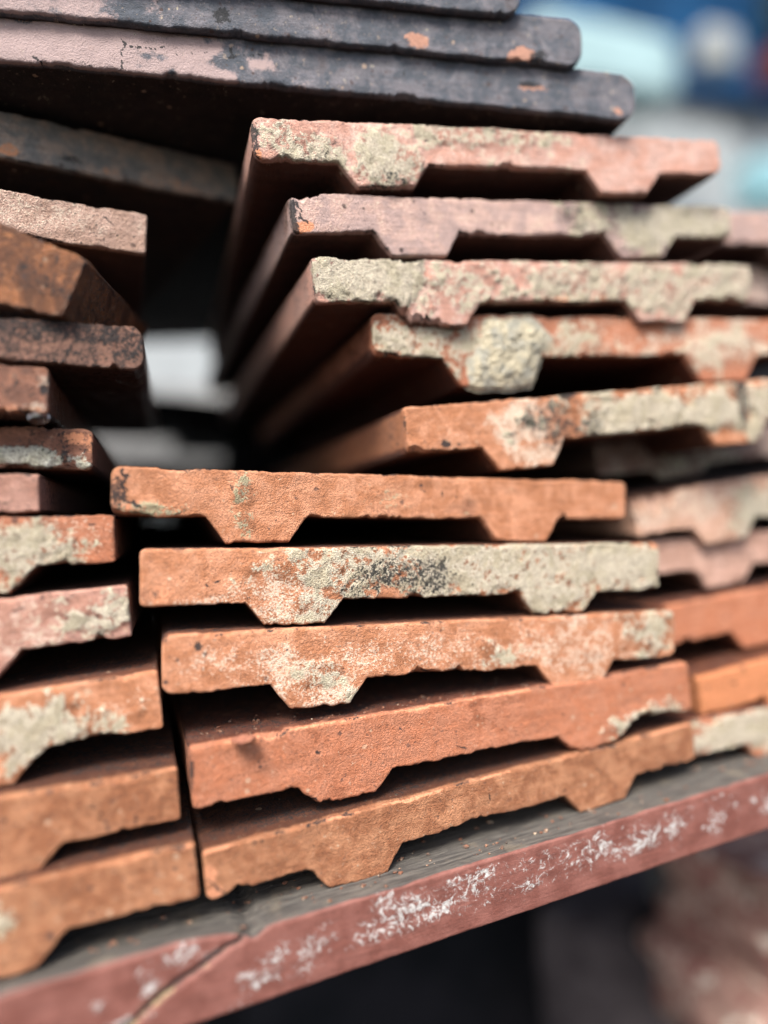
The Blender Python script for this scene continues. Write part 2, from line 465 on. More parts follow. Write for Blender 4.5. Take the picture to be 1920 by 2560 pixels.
    clean[kind == 0, 2] = zt[ci[kind == 0]]; clean[kind == 2, 2] = zb[ci[kind == 2]]
    verts, masks, prev, nv = [front], [fmask], loop, len(front)
    dirt_shades = [(0.36 * smooth(0.40, 0.75, fbm(U / 22.0, V / 12.0, 0, seed + 101, 5, 0.65))).reshape(-1)]
    rings = [r_ for r_ in RING if 0 < r_ < L] + [L]
    allf = [faces]
    nl_ = len(loop)
    for rg in rings:
        f = math.exp(-rg / 2.2)
        ring = clean.copy(); ring[:, 2] = clean[:, 2] * (1 - f) + base[:, 2] * f
        ring[:, 1] = base[:, 1] * max(0.0, 1 - rg / 12.0) + rg
        amp = 0.55 * smooth(0, 2.0, rg)
        nz = (fbm(ring[:, 0] / 9.0, rg / 14.0, kind, seed + 90, 4, 0.6) - 0.5) * amp
        ring[kind == 0, 2] += nz[kind == 0]; ring[kind == 2, 2] += nz[kind == 2]
        ring[kind == 1, 0] += nz[kind == 1]; ring[kind == 3, 0] += nz[kind == 3]
        mm = fmask[loop] * np.array([math.exp(-rg / 1.5), math.exp(-rg / 3.0), math.exp(-rg / 1.5), math.exp(-rg / 0.8)])
        if mould_shade:
            patch = mould_shade * smooth(2.0, 7.0, rg + 5 * (fbm(ring[:, 0] / 14.0, rg / 6.0, kind, seed + 95, 3) - 0.5)) * (0.55 + 0.9 * fbm(ring[:, 0] / 25.0, rg / 25.0, kind, seed + 96, 3))
            mm[:, 1] = np.maximum(mm[:, 1], np.where(kind == 0, patch, patch * 0.8))  # mould on top; the same patches paint gap shade on sides and underside
        verts.append(ring); masks.append(mm)
        dirt_shades.append(np.full(nl_, dirt) * smooth(0.3, 3.0, rg) * np.choose(kind.astype(int), [0.8, 0.42, 1.0, 0.42]))  # all faces behind the front darkened, shade between tiles put into the colour
        cur = np.arange(nv, nv + nl_)
        allf.append(np.stack([prev, np.roll(prev, -1), np.roll(cur, -1), cur], -1))
        prev = cur; nv += nl_
    verts = np.concatenate(verts) / 1000.0; masks = np.concatenate(masks)
    allf = np.concatenate(allf)
    me = bpy.data.meshes.new(name)
    nvv, nf = len(verts), len(allf)
    me.vertices.add(nvv); me.vertices.foreach_set('co', verts.astype(np.float32).ravel())
    nlp = nf * 4 + nl_
    me.loops.add(nlp)
    li = np.concatenate([allf.ravel(), prev]).astype(np.int32)
    me.loops.foreach_set('vertex_index', li)
    me.polygons.add(nf + 1)
    me.polygons.foreach_set('loop_start', np.concatenate([np.arange(nf) * 4, [nf * 4]]).astype(np.int32))
    me.polygons.foreach_set('use_smooth', np.ones(nf + 1, dtype=bool))
    me.update(calc_edges=True); me.validate()
    at_ = me.attributes.new('mask', 'FLOAT_COLOR', 'POINT')
    at_.data.foreach_set('color', np.clip(masks, 0, 1).astype(np.float32).ravel())
    me.attributes.new('dirt', 'FLOAT', 'POINT').data.foreach_set('value', np.concatenate(dirt_shades).astype(np.float32))
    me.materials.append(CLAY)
    o = bpy.data.objects.new(name, me); sc.collection.objects.link(o)
    mw = Matrix.Identity(4)
    for i in range(3):
        for j in range(3): mw[i][j] = M[i, j]
        mw[i][3] = P0[i]
    o.matrix_world = mw
    tag(o, label, cat, group)
    o['clay_a'] = list(pal['clay_a']); o['clay_b'] = list(pal['clay_b'])
    o['lichen_col'] = list(lichen); o['pale_col'] = list(pale); o['chip_col'] = list(chip)
    o['pale_amp'] = float(pale_amp); o['wet'] = float(wet); o['grain'] = float(grain)
    e = ex
    print('%-9s P0 %s yaw %.1f tilt %.1f' % (name, np.round((P0 - [0, 0, CAM_Z]) * 1000, 1), math.degrees(math.atan2(e[1], e[0])), math.degrees(math.asin(e[2]))), label[:40])
    return o, local, P0, M


GR = 'ribbed clay tiles in the middle stack'
GL = 'clay tiles in the left stack'
GF = 'clay tiles in the far right stack'
GD = 'slate coloured tiles laid across the top'

# ---- middle stack, top to bottom
roof_tile('pale pink ribbed tile topmost in the middle stack, right under the slate-coloured tiles', (540, 250), (1552, 302), T=12.4, seed=11, pal=PINK, R=3.0,
          blobs=[('l', 640, 310, 85, 45, .62), ('l', 700, 350, 60, 40, .7), ('l', 830, 350, 60, 60, .8), ('l', 960, 285, 110, 35, .55), ('l', 1090, 300, 120, 40, .5),
                 ('p', 800, 300, 500, 80, .34), ('s', 850, 385, 30, 22, .5), ('s', 548, 310, 10, 40, .7), ('c', 556, 335, 10, 14, .7)], group=GR)
roof_tile('mauve-grey ribbed tile with a chipped orange left corner, second in the middle stack', (625, 415), (1572, 446), T=11.6, seed=12, pal=MAUVE,
          blobs=[('l', 1460, 490, 170, 70, .8), ('l', 1290, 470, 90, 50, .5), ('p', 900, 460, 500, 80, .30), ('c', 655, 491, 22, 12, 1.0), ('s', 634, 465, 9, 34, .9),
                 ('s', 'line', [(640, 440), (652, 452), (648, 470), (664, 482)], .35, 1.0), ('s', 1240, 465, 30, 25, .45)], bite=[(3, 6, 2.2, 't')], group=GR)
roof_tile('ribbed tile with thick cream lichen on its left end, third in the middle stack', (672, 555), (1617, 571), T=13.6, seed=13, pal=PINK, crust=0.9, chips=1.3, R=1.2,
          blobs=[('l', 770, 600, 130, 60, .95), ('l', 850, 595, 60, 50, 1.0), ('l', 1000, 610, 120, 60, .47), ('l', 1180, 610, 130, 45, .58), ('l', 1400, 620, 200, 60, .62),
                 ('l', 1560, 600, 80, 60, .75), ('c', 1230, 645, 90, 10, .6)], bite=[(33, 7, 3.2, 'b'), (12, 4, 0.8, 't'), (30, 5, 1.0, 't')], group=GR)
t4, l4, P4, M4 = roof_tile('orange-pink ribbed tile carrying a big grey mortar lump', (802, 676), (1659, 688), y0=0.004, yaw=-2, T=14.0, rh=9.3, seed=14,
          pal=SALMON, R=2.2, blobs=[('l', 900, 735, 95, 45, .66), ('l', 860, 735, 30, 22, .8), ('l', 1250, 735, 90, 45, .5), ('l', 1000, 760, 60, 40, .6), ('p', 1150, 720, 420, 70, .42),
                 ('l', 1560, 760, 110, 60, .5), ('p', 1560, 740, 150, 70, .6)], group=GR, ribs=((22.5, 55.5), (117, 150)), rsl=6.5)
roof_tile('bright orange ribbed tile with cream and black crust, tilted up above the plain orange tile', (872, 880), (1659, 818), y0=-0.002, yaw=-2, T=14.8, rh=7.8, seed=15,
          pal=ORANGE, crust=1.2, R=1.2, blobs=[('l', 1420, 890, 190, 55, .95), ('l', 1290, 900, 60, 60, .72), ('s', 1190, 920, 55, 60, .52), ('s', 1260, 925, 60, 30, .5), ('s', 1232, 850, 16, 12, .9),
                 ('p', 1130, 920, 60, 60, .62), ('p', 1180, 980, 60, 30, .6), ('l', 1640, 880, 50, 70, .8), ('p', 1000, 920, 130, 60, .25), ('s', 962, 958, 9, 8, .9), ('s', 1600, 860, 14, 60, .6)],
          bite=[(2, 4, 1.0, 'b')], group=GR, ribs=((25, 55), (110, 139)))
roof_tile('plain orange-brown ribbed tile with a blackened left corner, below the tilted crusted one', (240, 1003), (1352, 1036), T=13.4, seed=16, pal=ORANGE, grain=1.15, rough=0.32, R=2.4,
          lichen=(0.40, 0.37, 0.25), blobs=[('l', 530, 1075, 26, 36, .5), ('l', 530, 1130, 32, 30, .46), ('l', 330, 1098, 90, 14, .5), ('l', 830, 1075, 60, 30, .3), ('s', 252, 1080, 18, 40, .62),
                 ('s', 'line', [(262, 1015), (275, 1030), (264, 1048), (272, 1060), (262, 1082)], .45, .95), ('s', 'line', [(268, 1082), (285, 1086), (300, 1096)], .5, .9), ('c', 275, 1100, 30, 10, .8)],
          bite=[(4, 6, 1.2, 'b')], group=GR, shift=-0.6)
roof_tile('ribbed tile half covered by black-speckled cream lichen, orange at its left end', (302, 1186), (1422, 1172), y0=-0.002, T=15.8, rh=6.6, seed=17, pal=ORANGE, R=1.4,
          blobs=[('l', 780, 1225, 180, 60, .66), ('l', 700, 1310, 90, 45, .62), ('l', 1050, 1225, 240, 65, .82), ('l', 1330, 1220, 120, 60, .9), ('l', 1190, 1290, 100, 35, .8), ('s', 850, 1255, 95, 45, .50),
                 ('s', 930, 1240, 60, 40, .52), ('p', 620, 1290, 110, 55, .55), ('s', 760, 1270, 50, 30, .4), ('p', 450, 1300, 110, 14, .5), ('c', 345, 1280, 30, 40, .5), ('l', 560, 1225, 40, 14, .5)], group=GR, ribs=((28, 56), (113, 141)))
roof_tile('ribbed tile with a small purple pebble in its left end, above the salmon tile', (350, 1372), (1457, 1318), y0=-0.005, T=15.8, rh=7.0, seed=18, pal=ORANGE, R=2.6,
          blobs=[('p', 650, 1450, 130, 60, .50), ('p', 700, 1500, 90, 45, .56), ('p', 850, 1420, 110, 60, .42), ('l', 690, 1455, 60, 35, .5), ('l', 760, 1510, 30, 30, .6), ('p', 1000, 1430, 220, 60, .40),
                 ('p', 1250, 1400, 180, 70, .46), ('l', 1400, 1370, 80, 50, .6), ('l', 1080, 1420, 50, 35, .5), ('s', 427, 1396, 8, 9, 1.0), ('p', 480, 1430, 90, 40, .42)], group=GR, ribs=((29, 57), (113, 141)))
t9, l9, P9, M9 = roof_tile('smooth salmon-orange ribbed tile, second from the bottom of the middle stack', (408, 1614), (1487, 1430), y0=-0.010, T=16.4, rh=6.0, seed=19, pal=SALMON, R=1.4, edge=0.5, grain=1.1,
          blobs=[('l', 1390, 1560, 80, 22, .72), ('l', 1440, 1530, 40, 30, .6), ('c', 1200, 1520, 26, 14, .3), ('s', 412, 1660, 8, 50, .7)], bite=[(34, 3, 1.0, 'b')], group=GR, ribs=((28, 56), (112, 140)))
roof_tile('tan-brown ribbed tile lying on the painted rail, lowest of the middle stack', (438, 1843), (1497, 1562), y0=-0.015, T=12.4, rh=6.6, seed=20, pal=TAN, R=1.2, edge=0.6, grain=1.25,
          blobs=[('c', 455, 1890, 14, 20, .75), ('c', 465, 1928, 22, 18, .7), ('s', 'line', [(446, 1905), (462, 1912), (470, 1922), (486, 1926), (480, 1936)], .35, .9), ('s', 560, 1820, 40, 8, .4)], group=GR, ribs=((27, 55), (111, 139)))

# ---- left stack, lower ribbed tiles
kw = dict(anchor='R', group=GL)
roof_tile('lichened red-orange tile end in the left stack, just below the small square brown end', (247, 1112), (0, 1117), y0=0.002, yaw=-3, T=13.0, seed=31, pal=SALMON, ribs=((26, 55), (112, 146)), rsl=7,
          blobs=[('l', 40, 1210, 110, 70, .75), ('l', 90, 1140, 70, 25, .55), ('p', 150, 1160, 140, 60, .35)], rough=.4, grain=1.5, **kw)
roof_tile('pinkish ribbed tile end with lichen at its lower right, left stack', (275, 1264), (0, 1293), y0=0.0, yaw=-3, T=14.2, seed=32, pal=dict(clay_a=(0.40, 0.205, 0.15), clay_b=(0.44, 0.25, 0.20)),
          ribs=((22, 52), (106, 138)), rsl=7, blobs=[('l', 215, 1330, 75, 45, .68), ('l', 120, 1310, 60, 40, .42), ('p', 60, 1360, 120, 90, .45)], **kw)
roof_tile('orange tile end with a big cream lichen patch, third from the bottom left', (340, 1448), (0, 1503), y0=-0.004, yaw=-2, T=15.4, seed=33, pal=ORANGE, ribs=((22, 50), (104, 136)), rsl=8,
          blobs=[('l', 60, 1590, 150, 70, .8), ('l', 210, 1560, 110, 40, .52), ('p', 280, 1530, 60, 40, .4)], bite=[(150, 5, 1.0, 'b')], **kw)
roof_tile('plain tan tile end in the left stack, second from the bottom', (383, 1658), (0, 1723), y0=-0.010, yaw=-1, T=13.8, rh=7, seed=34, pal=TAN, edge=.5, ribs=((22, 50), (104, 137)), rsl=7, grain=1.25,
          blobs=[('s', 200, 1740, 14, 8, .5)], **kw)
roof_tile('orange-tan tile end on the rail, lowest of the left stack', (421, 1822), (0, 1921), y0=-0.016, yaw=-1, T=14.0, rh=7, seed=35, pal=TAN, edge=.5, ribs=((22, 50), (102, 134)), rsl=8, grain=1.25,
          blobs=[('s', 90, 1960, 70, 30, .25), ('l', 10, 1990, 20, 40, .5), ('s', 300, 1925, 60, 8, .3)], chips=1.5, **kw)
# ---- left stack, upper older tiles
kw.update(ribs=(), rh=0.0)
roof_tile('small square brown tile end, just above the lichened red-orange tile on the left', (83, 1021), (0, 1022), y0=0.004, yaw=-3, T=10.8, seed=36, pal=dict(clay_a=(0.30, 0.155, 0.115), clay_b=(0.36, 0.20, 0.155)),
          blobs=[('s', 40, 1090, 60, 14, .35)], **kw)
roof_tile('brown tile end with a white lichen band along its lower edge, left stack', (201, 926), (0, 918), y0=0.010, yaw=-3, T=11.8, seed=37, pal=BROWN, lichen=(0.66, 0.66, 0.56), R=2.2, crust=1.1,
          blobs=[('l', 80, 990, 80, 20, 1.0), ('l', 20, 985, 40, 20, .9), ('l', 170, 1003, 40, 8, .6), ('c', 165, 945, 26, 14, .7), ('c', 195, 955, 8, 26, .5), ('s', 110, 960, 120, 35, .36), ('s', 140, 985, 12, 24, .6)], **kw)
roof_tile('short wet brown tile end with a water drop hanging below it', (106, 792), (0, 784), y0=0.0, yaw=-2, T=13.2, seed=38, pal=BROWN, wet=1.0, grain=1.8, rough=.5, R=1.8, chips=1.6,
          blobs=[('s', 60, 830, 70, 40, .35), ('c', 50, 885, 60, 10, .5), ('p', 90, 820, 20, 20, .45), ('s', 92, 838, 12, 10, .9), ('p', 70, 878, 40, 12, .5)], bite=[(160, 3, 1.5, 'b')], **kw)
roof_tile('black crusted tile end with a rounded corner, beside the bright gap', (310, 706), (0, 681), y0=0.0, yaw=-3, T=11.8, seed=39, L=150, pal=dict(clay_a=(0.26, 0.135, 0.095), clay_b=(0.30, 0.16, 0.115)), wet=.9, grain=3.2, rough=.7, R=3.5, crust=.9,
          blobs=[('s', 200, 715, 130, 45, .66), ('s', 60, 710, 110, 40, .6), ('s', 280, 750, 60, 50, .56), ('s', 100, 770, 180, 30, .5), ('c', 190, 690, 16, 8, .8), ('l', 30, 770, 40, 6, .4)], **kw)
roof_tile('broken dark brown wet tile wedged on the black crusted tile', (188, 556), (0, 478), y0=-0.004, yaw=-14, T=17.0, taper=13.0, seed=40, W=60, L=70, dirt=.3, pal=dict(clay_a=(0.13, 0.052, 0.024), clay_b=(0.32, 0.135, 0.062)), wet=1.0, grain=2.4, rough=.6, chips=2.0,
          blobs=[('s', 100, 610, 130, 40, .42), ('c', 188, 610, 10, 60, .8), ('c', 30, 520, 60, 20, .4)], chip=(.36, .15, .06), **{**kw})
roof_tile('pinkish beige blurred tile end above the broken brown one', (319, 463), (0, 408), y0=0.026, yaw=1, L=120, T=12.6, seed=41, pal=dict(clay_a=(0.40, 0.26, 0.20), clay_b=(0.46, 0.31, 0.25)), grain=2.2, rough=.5,
          blobs=[('s', 200, 490, 90, 30, .3), ('p', 100, 450, 200, 60, .4)], **kw)
roof_tile('dark grey tile with orange chips receding under the slate-coloured tiles, left', (510, 352), (0, 238), y0=0.055, yaw=12, T=14.8, W=230, seed=42, pal=dict(clay_a=(0.20, 0.20, 0.195), clay_b=(0.30, 0.24, 0.20)), chip=(.55, .27, .15),
          blobs=[('c', 20, 325, 18, 10, .9), ('c', 240, 375, 40, 14, .4), ('c', 400, 400, 70, 20, .4), ('p', 40, 290, 120, 50, .3), ('s', 150, 345, 24, 10, .6)], pale=(.3, .29, .27), **kw)

# ---- slate coloured tiles laid across the top
kd = dict(anchor='R', group=GD, ribs=(), rh=0.0, W=265.0, L=300.0, pal=SLATE, mould_shade=.2, pale=(0.36, 0.265, 0.25), chip=(0.36, 0.19, 0.135), R=6.0, RE=0.7, grain=.7, pale_amp=0.7, edge_soot=.25, chips=.8, T=16.0, taper=-4.0)  # depth stretched out of view to keep sun and sky out of the gap
roof_tile('lowest slate-coloured tile with crazed pinkish left half, resting on the pink tile', (1372, 158), (0, 34), y0=-0.012, yaw=-9, seed=51, camber=0.6,
          blobs=[('p', 60, 95, 420, 95, .85), ('p', 480, 120, 260, 70, .42), ('c', 120, 50, 130, 5, .55), ('c', 250, 52, 30, 6, .8), ('c', 365, 66, 30, 9, .9), ('c', 435, 67, 35, 9, .9), ('c', 545, 72, 8, 9, .9),
                 ('s', 'line', [(258, 83), (274, 98), (300, 101), (330, 107), (352, 102)], .28, 1), ('s', 'line', [(270, 100), (262, 115), (266, 135), (260, 150)], .25, 1), ('s', 'line', [(280, 108), (296, 130)], .22, .9),
                 ('s', 'line', [(496, 100), (505, 122), (490, 130)], .3, 1), ('s', 'line', [(505, 122), (526, 138)], .25, .9), ('s', 'line', [(380, 118), (440, 112), (500, 118), (570, 122)], .18, .8),
                 ('s', 'line', [(150, 128), (185, 140), (205, 142)], .22, .9), ('s', 'line', [(70, 122), (88, 136)], .4, .9), ('s', 1140, 182, 22, 6, 1.0), ('c', 1145, 188, 34, 9, .6), ('c', 1335, 238, 14, 10, .6)], **kd)
roof_tile('middle slate-coloured tile of the top pile, its end set back', (1256, 40), (0, -76), y0=-0.012, yaw=-9, seed=52, camber=.6,
          blobs=[('p', 40, 10, 330, 60, .62), ('p', 760, 40, 160, 60, .4), ('c', 893, 85, 26, 16, .9), ('c', 1130, 115, 34, 14, .9), ('s', 480, 35, 16, 16, .8), ('s', 1165, 120, 20, 10, .8)], **kd)
roof_tile('topmost slate-coloured tile cut off by the upper picture edge', (1122, -76), (0, -186), y0=-0.012, yaw=-9, seed=53, blobs=[('p', 900, 0, 200, 60, .4)], **kd)

# ---- far right stack (out of focus)
kf = dict(group=GF, du=0.9, rows=18)
roof_tile('blurred pinkish tile end behind the mauve-grey tile, far right', (1552, 452), (1659, 455), y0=0.020, yaw=-2, T=14, seed=61, pal=MAUVE, **kf)
roof_tile('blurred grey-pink tile end at the right edge beside the lichen crusted tile', (1600, 575), (1659, 577), y0=0.030, yaw=-2, T=16, seed=62, pal=MAUVE, blobs=[('p', 1650, 600, 80, 60, .5)], **kf)
roof_tile('dim brown-grey tile set back in the gap under the tilted crusted tile', (1283, 952), (1659, 918), y0=0.030, yaw=-2, T=14, rh=4, seed=63, pal=dict(clay_a=(.24, .15, .12), clay_b=(.30, .23, .20)), blobs=[('l', 1520, 1000, 110, 40, .45)], **kf)
roof_tile('blurred pink tile with a broken left corner, topmost of the far right stack', (1366, 1066), (1659, 1027), y0=0.010, yaw=-2, T=16.0, seed=64, pal=dict(clay_a=(.50, .30, .21), clay_b=(.52, .33, .25)), bite=[(0, 26, 7.5, 't')], blobs=[('l', 1640, 1110, 60, 60, .8), ('p', 1480, 1090, 150, 50, .5), ('c', 1400, 1070, 50, 15, .6)], **kf)
roof_tile('blurred beige ribbed tile second in the far right stack', (1392, 1170), (1659, 1146), y0=0.014, yaw=-2, T=13, seed=65, pal=dict(clay_a=(.42, .25, .19), clay_b=(.46, .29, .23)), ribs=((22, 50), (110, 139)), **kf)
roof_tile('blurred salmon ribbed tile third in the far right stack', (1440, 1308), (1659, 1268), y0=0.008, yaw=-2, T=15, seed=66, pal=SALMON, ribs=((28, 56), (112, 140)), **kf)
roof_tile('blurred bright orange ribbed tile at the right, next to the salmon tile end', (1508, 1466), (1659, 1424), y0=-0.002, yaw=-2, T=14, seed=67, pal=dict(clay_a=(.50, .195, .085), clay_b=(.47, .18, .08)), ribs=((27, 55), (112, 140)), **kf)
roof_tile('blurred lichened tile on the rail, lowest of the far right stack', (1470, 1564), (1659, 1528), y0=-0.004, yaw=-2, T=12, rh=6, seed=68, pal=SALMON, ribs=((27, 55), (112, 140)), blobs=[('l', 1620, 1580, 110, 50, .95)], **kf)


# ---- tiles added at the back of the gap to block its light
kb = dict(group='dim tiles at the back of the gap', du=3.0, rows=8, ribs=(), rh=0.0, W=150.0, L=120.0, pal=dict(clay_a=(.03, .018, .014), clay_b=(.045, .025, .02)), mould_shade=.3, y0=0.285, yaw=0)
rear = [('dim tile closing the back of the gap just above its bright opening', (180, 588), 17, 150.0),
        ('dim tile across the back of the gap between its two bright openings', (180, 838), 14, 150.0),
        ('dim tile end at the back of the gap, right of its lower bright opening', (396, 872), 21, 90.0)]
rear += [('dim tile at the back of the gap, %s of those under the lower opening' % wd, (180, yy), 19, 150.0) for wd, yy in zip(('uppermost', 'second', 'third', 'lowest'), (1000, 1067, 1133, 1200))]
rear += [('dim tile at the back of the gap, %s of those high above the bright opening' % wd, (180, yy), 19, 150.0) for wd, yy in zip(('lowest', 'middle', 'uppermost'), (520, 452, 384))]
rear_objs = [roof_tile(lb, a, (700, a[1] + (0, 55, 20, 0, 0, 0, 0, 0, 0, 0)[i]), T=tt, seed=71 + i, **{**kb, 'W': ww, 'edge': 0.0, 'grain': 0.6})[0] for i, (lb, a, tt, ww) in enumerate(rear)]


# ------------------------------------------------------------------ lump of mortar on the fourth tile
def lump(name, P, M, cu, cv, ru, ry, rv, seed, mat, parent=None, amp=0.34, cy=0.0, n=5, freq=4.0):
    bm = bmesh.new()
    bmesh.ops.create_icosphere(bm, subdivisions=n, radius=1.0)
    co_ = np.array([v.co[:] for v in bm.verts])
    q = co_ * np.array([ru, ry, rv])
    f = 1 + amp * 2 * (fbm(q[:, 0] / freq, q[:, 1] / freq, q[:, 2] / freq, seed, 6, 0.72) - 0.5)
    q = q * f[:, None]
    for v, c in zip(bm.verts, q): v.co = c / 1000.0
    me = bpy.data.meshes.new(name); bm.to_mesh(me); bm.free()
    me.polygons.foreach_set('use_smooth', [True] * len(me.polygons))
    me.materials.append(mat)
    o = bpy.data.objects.new(name, me); sc.collection.objects.link(o)
    if parent:
        o.parent = parent; o.location = (cu / 1000, cy / 1000, -cv / 1000)
    else:
        o.location = P
    return o


def crust_patch(name, local, pts, parent, hgt, seed, mat, step=0.3, base=1.0):
    P_ = np.array([local(*q) for q in pts])
    lo, hi = P_.min(0) - 2, P_.max(0) + 2
    gu, gv = np.arange(lo[0], hi[0], step), np.arange(lo[1], hi[1], step)
    U, V = np.meshgrid(gu, gv, indexing='ij')
    inside = np.zeros(U.shape, bool)
    for (x0, y0), (x1, y1) in zip(P_, np.roll(P_, -1, 0)):
        c = ((y0 > V) != (y1 > V)) & (U < (x1 - x0) * (V - y0) / (y1 - y0 + 1e-9) + x0)
        inside ^= c
    d = seg_dist(U, V, list(map(tuple, P_)) + [tuple(P_[0])])
    sdv = np.where(inside, d, -d) + 1.7 * (fbm(U / 3.5, V / 3.5, 0, seed, 5, .7) - .5)
    k_ = np.clip(sdv / 3.0, 0, 1)
    H = hgt * np.clip(sdv / 6.0, 0, 1) ** 0.8 * (0.35 + 1.3 * fbm(U / 5, V / 5, 0, seed + 4, 3)) + 2.4 * (fbm(U / 1.3, V / 1.3, 0, seed + 9, 5, .8) - .5) * k_ ** .5
    Y = np.where(sdv > 0, -H - 0.1, base)
    nu_, nv_ = U.shape
    idx = np.arange(nu_ * nv_).reshape(nu_, nv_)
    keep = (sdv[:-1, :-1] > -.9) | (sdv[1:, 1:] > -.9)
    F = np.stack([idx[:-1, :-1], idx[:-1, 1:], idx[1:, 1:], idx[1:, :-1]], -1)[keep]
    used = np.unique(F); remap_ = -np.ones(nu_ * nv_, int); remap_[used] = np.arange(len(used))
    vv = np.stack([U, Y, -V], -1).reshape(-1, 3)[used] / 1000
    return mesh_obj(name, vv, remap_[F].tolist(), mat, True, parent)


crust_patch('mortar_lump', l4, [(1040, 690), (1062, 683), (1085, 690), (1110, 684), (1150, 682), (1172, 705), (1200, 735), (1172, 765), (1158, 800), (1146, 832), (1110, 840), (1035, 840), (1012, 832), (1004, 805), (1012, 775), (1042, 742)],
            t4, 1.7, 5, MORTAR)


# ------------------------------------------------------------------ the painted rail under the tiles
def rail():
    y0 = -0.0215
    P = at(830, 1924, y0); Q0 = (1659, 1672)
    yr = math.radians(1.5)
    Q = hit(Q0[0], Q0[1], P, np.array([-math.sin(yr), math.cos(yr), 0]))
    ex = (Q - P) / np.linalg.norm(Q - P)
    ey = np.cross(UP0, ex); ey /= np.linalg.norm(ey); ez = np.cross(ex, ey)
    P0 = P - ex * 0.165

    def local(x, y):
        h_ = hit(x, y, P0, ey) - P0
        return float(h_ @ ex) * 1000, float(-(h_ @ ez)) * 1000
    Ht, Dp, Ln = 18.6, 48.0, 620.0
    u = np.concatenate([np.arange(0, 330, 0.55), np.arange(330, Ln + 1, 3.0)])
    rows = 44
    s = np.linspace(0, 1, rows + 1)
    U, Sg = np.meshgrid(u, s, indexing='ij')
    nt = 30
    back = np.concatenate([[0.4, 0.9, 1.6], np.linspace(2.5, Dp, nt)])
    ztop = 0.5 * (fbm(u / 30.0, 0, 0, 3, 3) - 0.5) + 0.35 * (fbm(u / 3.0, 5, 0, 4, 4) - 0.5)
    ku, kv = local(545, 1992)
    notch = 2.0 * np.exp(-((u - ku) / 2.6) ** 2)
    # left of the split the upper arris is worn down to a slope
    worn = smooth(ku + 2, ku - 22, u)
    ztop = ztop + 2.6 * worn
    zlow = ztop - Ht - 2.6 * worn
    ztop = ztop - notch
    Z = ztop[:, None] * (1 - Sg) + zlow[:, None] * Sg
    d = np.minimum(Sg * Ht, (1 - Sg) * Ht)
    re = 0.45 + 0.7 * fbm(U / 8, Z / 8, 0, 9, 3)
    t = np.clip(d / re, 0, 1)
    Y = re * (1 - np.sqrt(np.maximum(1 - (1 - t) ** 2, 0))) + 0.25 * (fbm(U / 25.0, Z / 3.0, 0, 12, 4) - 0.5)
    V = -Z
    line = [local(*q) for q in [(556, 1985), (548, 2012), (520, 2035), (470, 2062), (420, 2098), (350, 2150), (270, 2222)]]
    dl = seg_dist(U + 2.0 * (fbm(U / 4, V / 4, 0, 21, 3) - .5), V + 2.0 * (fbm(U / 4, V / 4, 0, 22, 3) - .5), line)
    Y = Y + 1.8 * np.clip(1 - dl / 1.2, 0, 1) + 0.5 * (fbm(U / 2.5, V / 2.5, 0, 25, 3) - .5) * np.clip(1.5 - dl / 2.5, 0, 1)
    # the part right of / below the split stands slightly proud
    mk = np.zeros(U.shape + (4,))

    def blob(ch, x, y, rx, ry, st):
        cu_, cv_ = local(x, y); eu = local(x + rx, y)[0] - cu_; ev = local(x, y + ry)[1] - cv_
        jit = (fbm(U / 6.0, V / 6.0, 0, 63 + ch, 3) - 0.5) * 0.9
        q = ((U - cu_) / eu) ** 2 + ((V - cv_) / ev) ** 2
        mk[..., ch] = np.maximum(mk[..., ch], (1.0 if ch == 0 else 1) * st * np.clip(1.1 - np.sqrt(q) * 0.7 + 1.5 * jit, 0, 1))
    for b in [(390, 2070, 60, 40, .62), (450, 2060, 60, 18, .6), (330, 2130, 40, 40, .6), (420, 2030, 60, 14, .42), (220, 2170, 30, 20, .6), (270, 2210, 60, 14, .6), (560, 2110, 60, 30, .62), (600, 2060, 50, 30, .6),
              (650, 2080, 60, 40, .5), (700, 2030, 70, 35, .6), (780, 2000, 70, 35, .6), (850, 1960, 80, 40, .64), (930, 1935, 60, 30, .5), (1040, 1900, 70, 40, .56), (1130, 1870, 50, 30, .5), (1210, 1860, 30, 20, .6),
              (1280, 1830, 60, 35, .58), (1390, 1800, 60, 40, .52), (1450, 1790, 50, 50, .62), (1540, 1770, 60, 40, .5), (1620, 1730, 60, 40, .5), (500, 2170, 60, 25, .4)]:
        blob(0, *b)
    band = smooth(ku - 5, ku + 12, U) * smooth(0.02, 0.15, Sg) * smooth(0.95, 0.55, Sg) * (-0.25 + 1.25 * fbm(U / 14.0 + V / 9.0, V / 10.0, 0, 91, 4, .6))
    mk[..., 0] = np.maximum(mk[..., 0] * 0.92, band * 0.95)
    mk[..., 3] = np.maximum(mk[..., 3], np.clip(1.25 - dl / 2.4, 0, 1) * 0.62 * (0.5 + vnoise(U / 7, V / 7, 0, 77)))
    blob(3, 530, 2010, 22, 30, .7)
    mk[..., 2] = np.clip(1.2 - dl / 0.9, 0, 1)
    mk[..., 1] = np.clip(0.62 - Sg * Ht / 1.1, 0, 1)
    blob(1, 620, 1985, 60, 10, .5)
    nc, nr = U.shape
    front = np.stack([U, Y, Z], -1).reshape(-1, 3)
    idx = np.arange(nc * nr).reshape(nc, nr)
    F = [np.stack([idx[:-1, :-1], idx[:-1, 1:], idx[1:, 1:], idx[1:, :-1]], -1).reshape(-1, 4)]
    verts, masks = [front], [mk.reshape(-1, 4)]
    nv = len(front); prev = idx[:, 0]
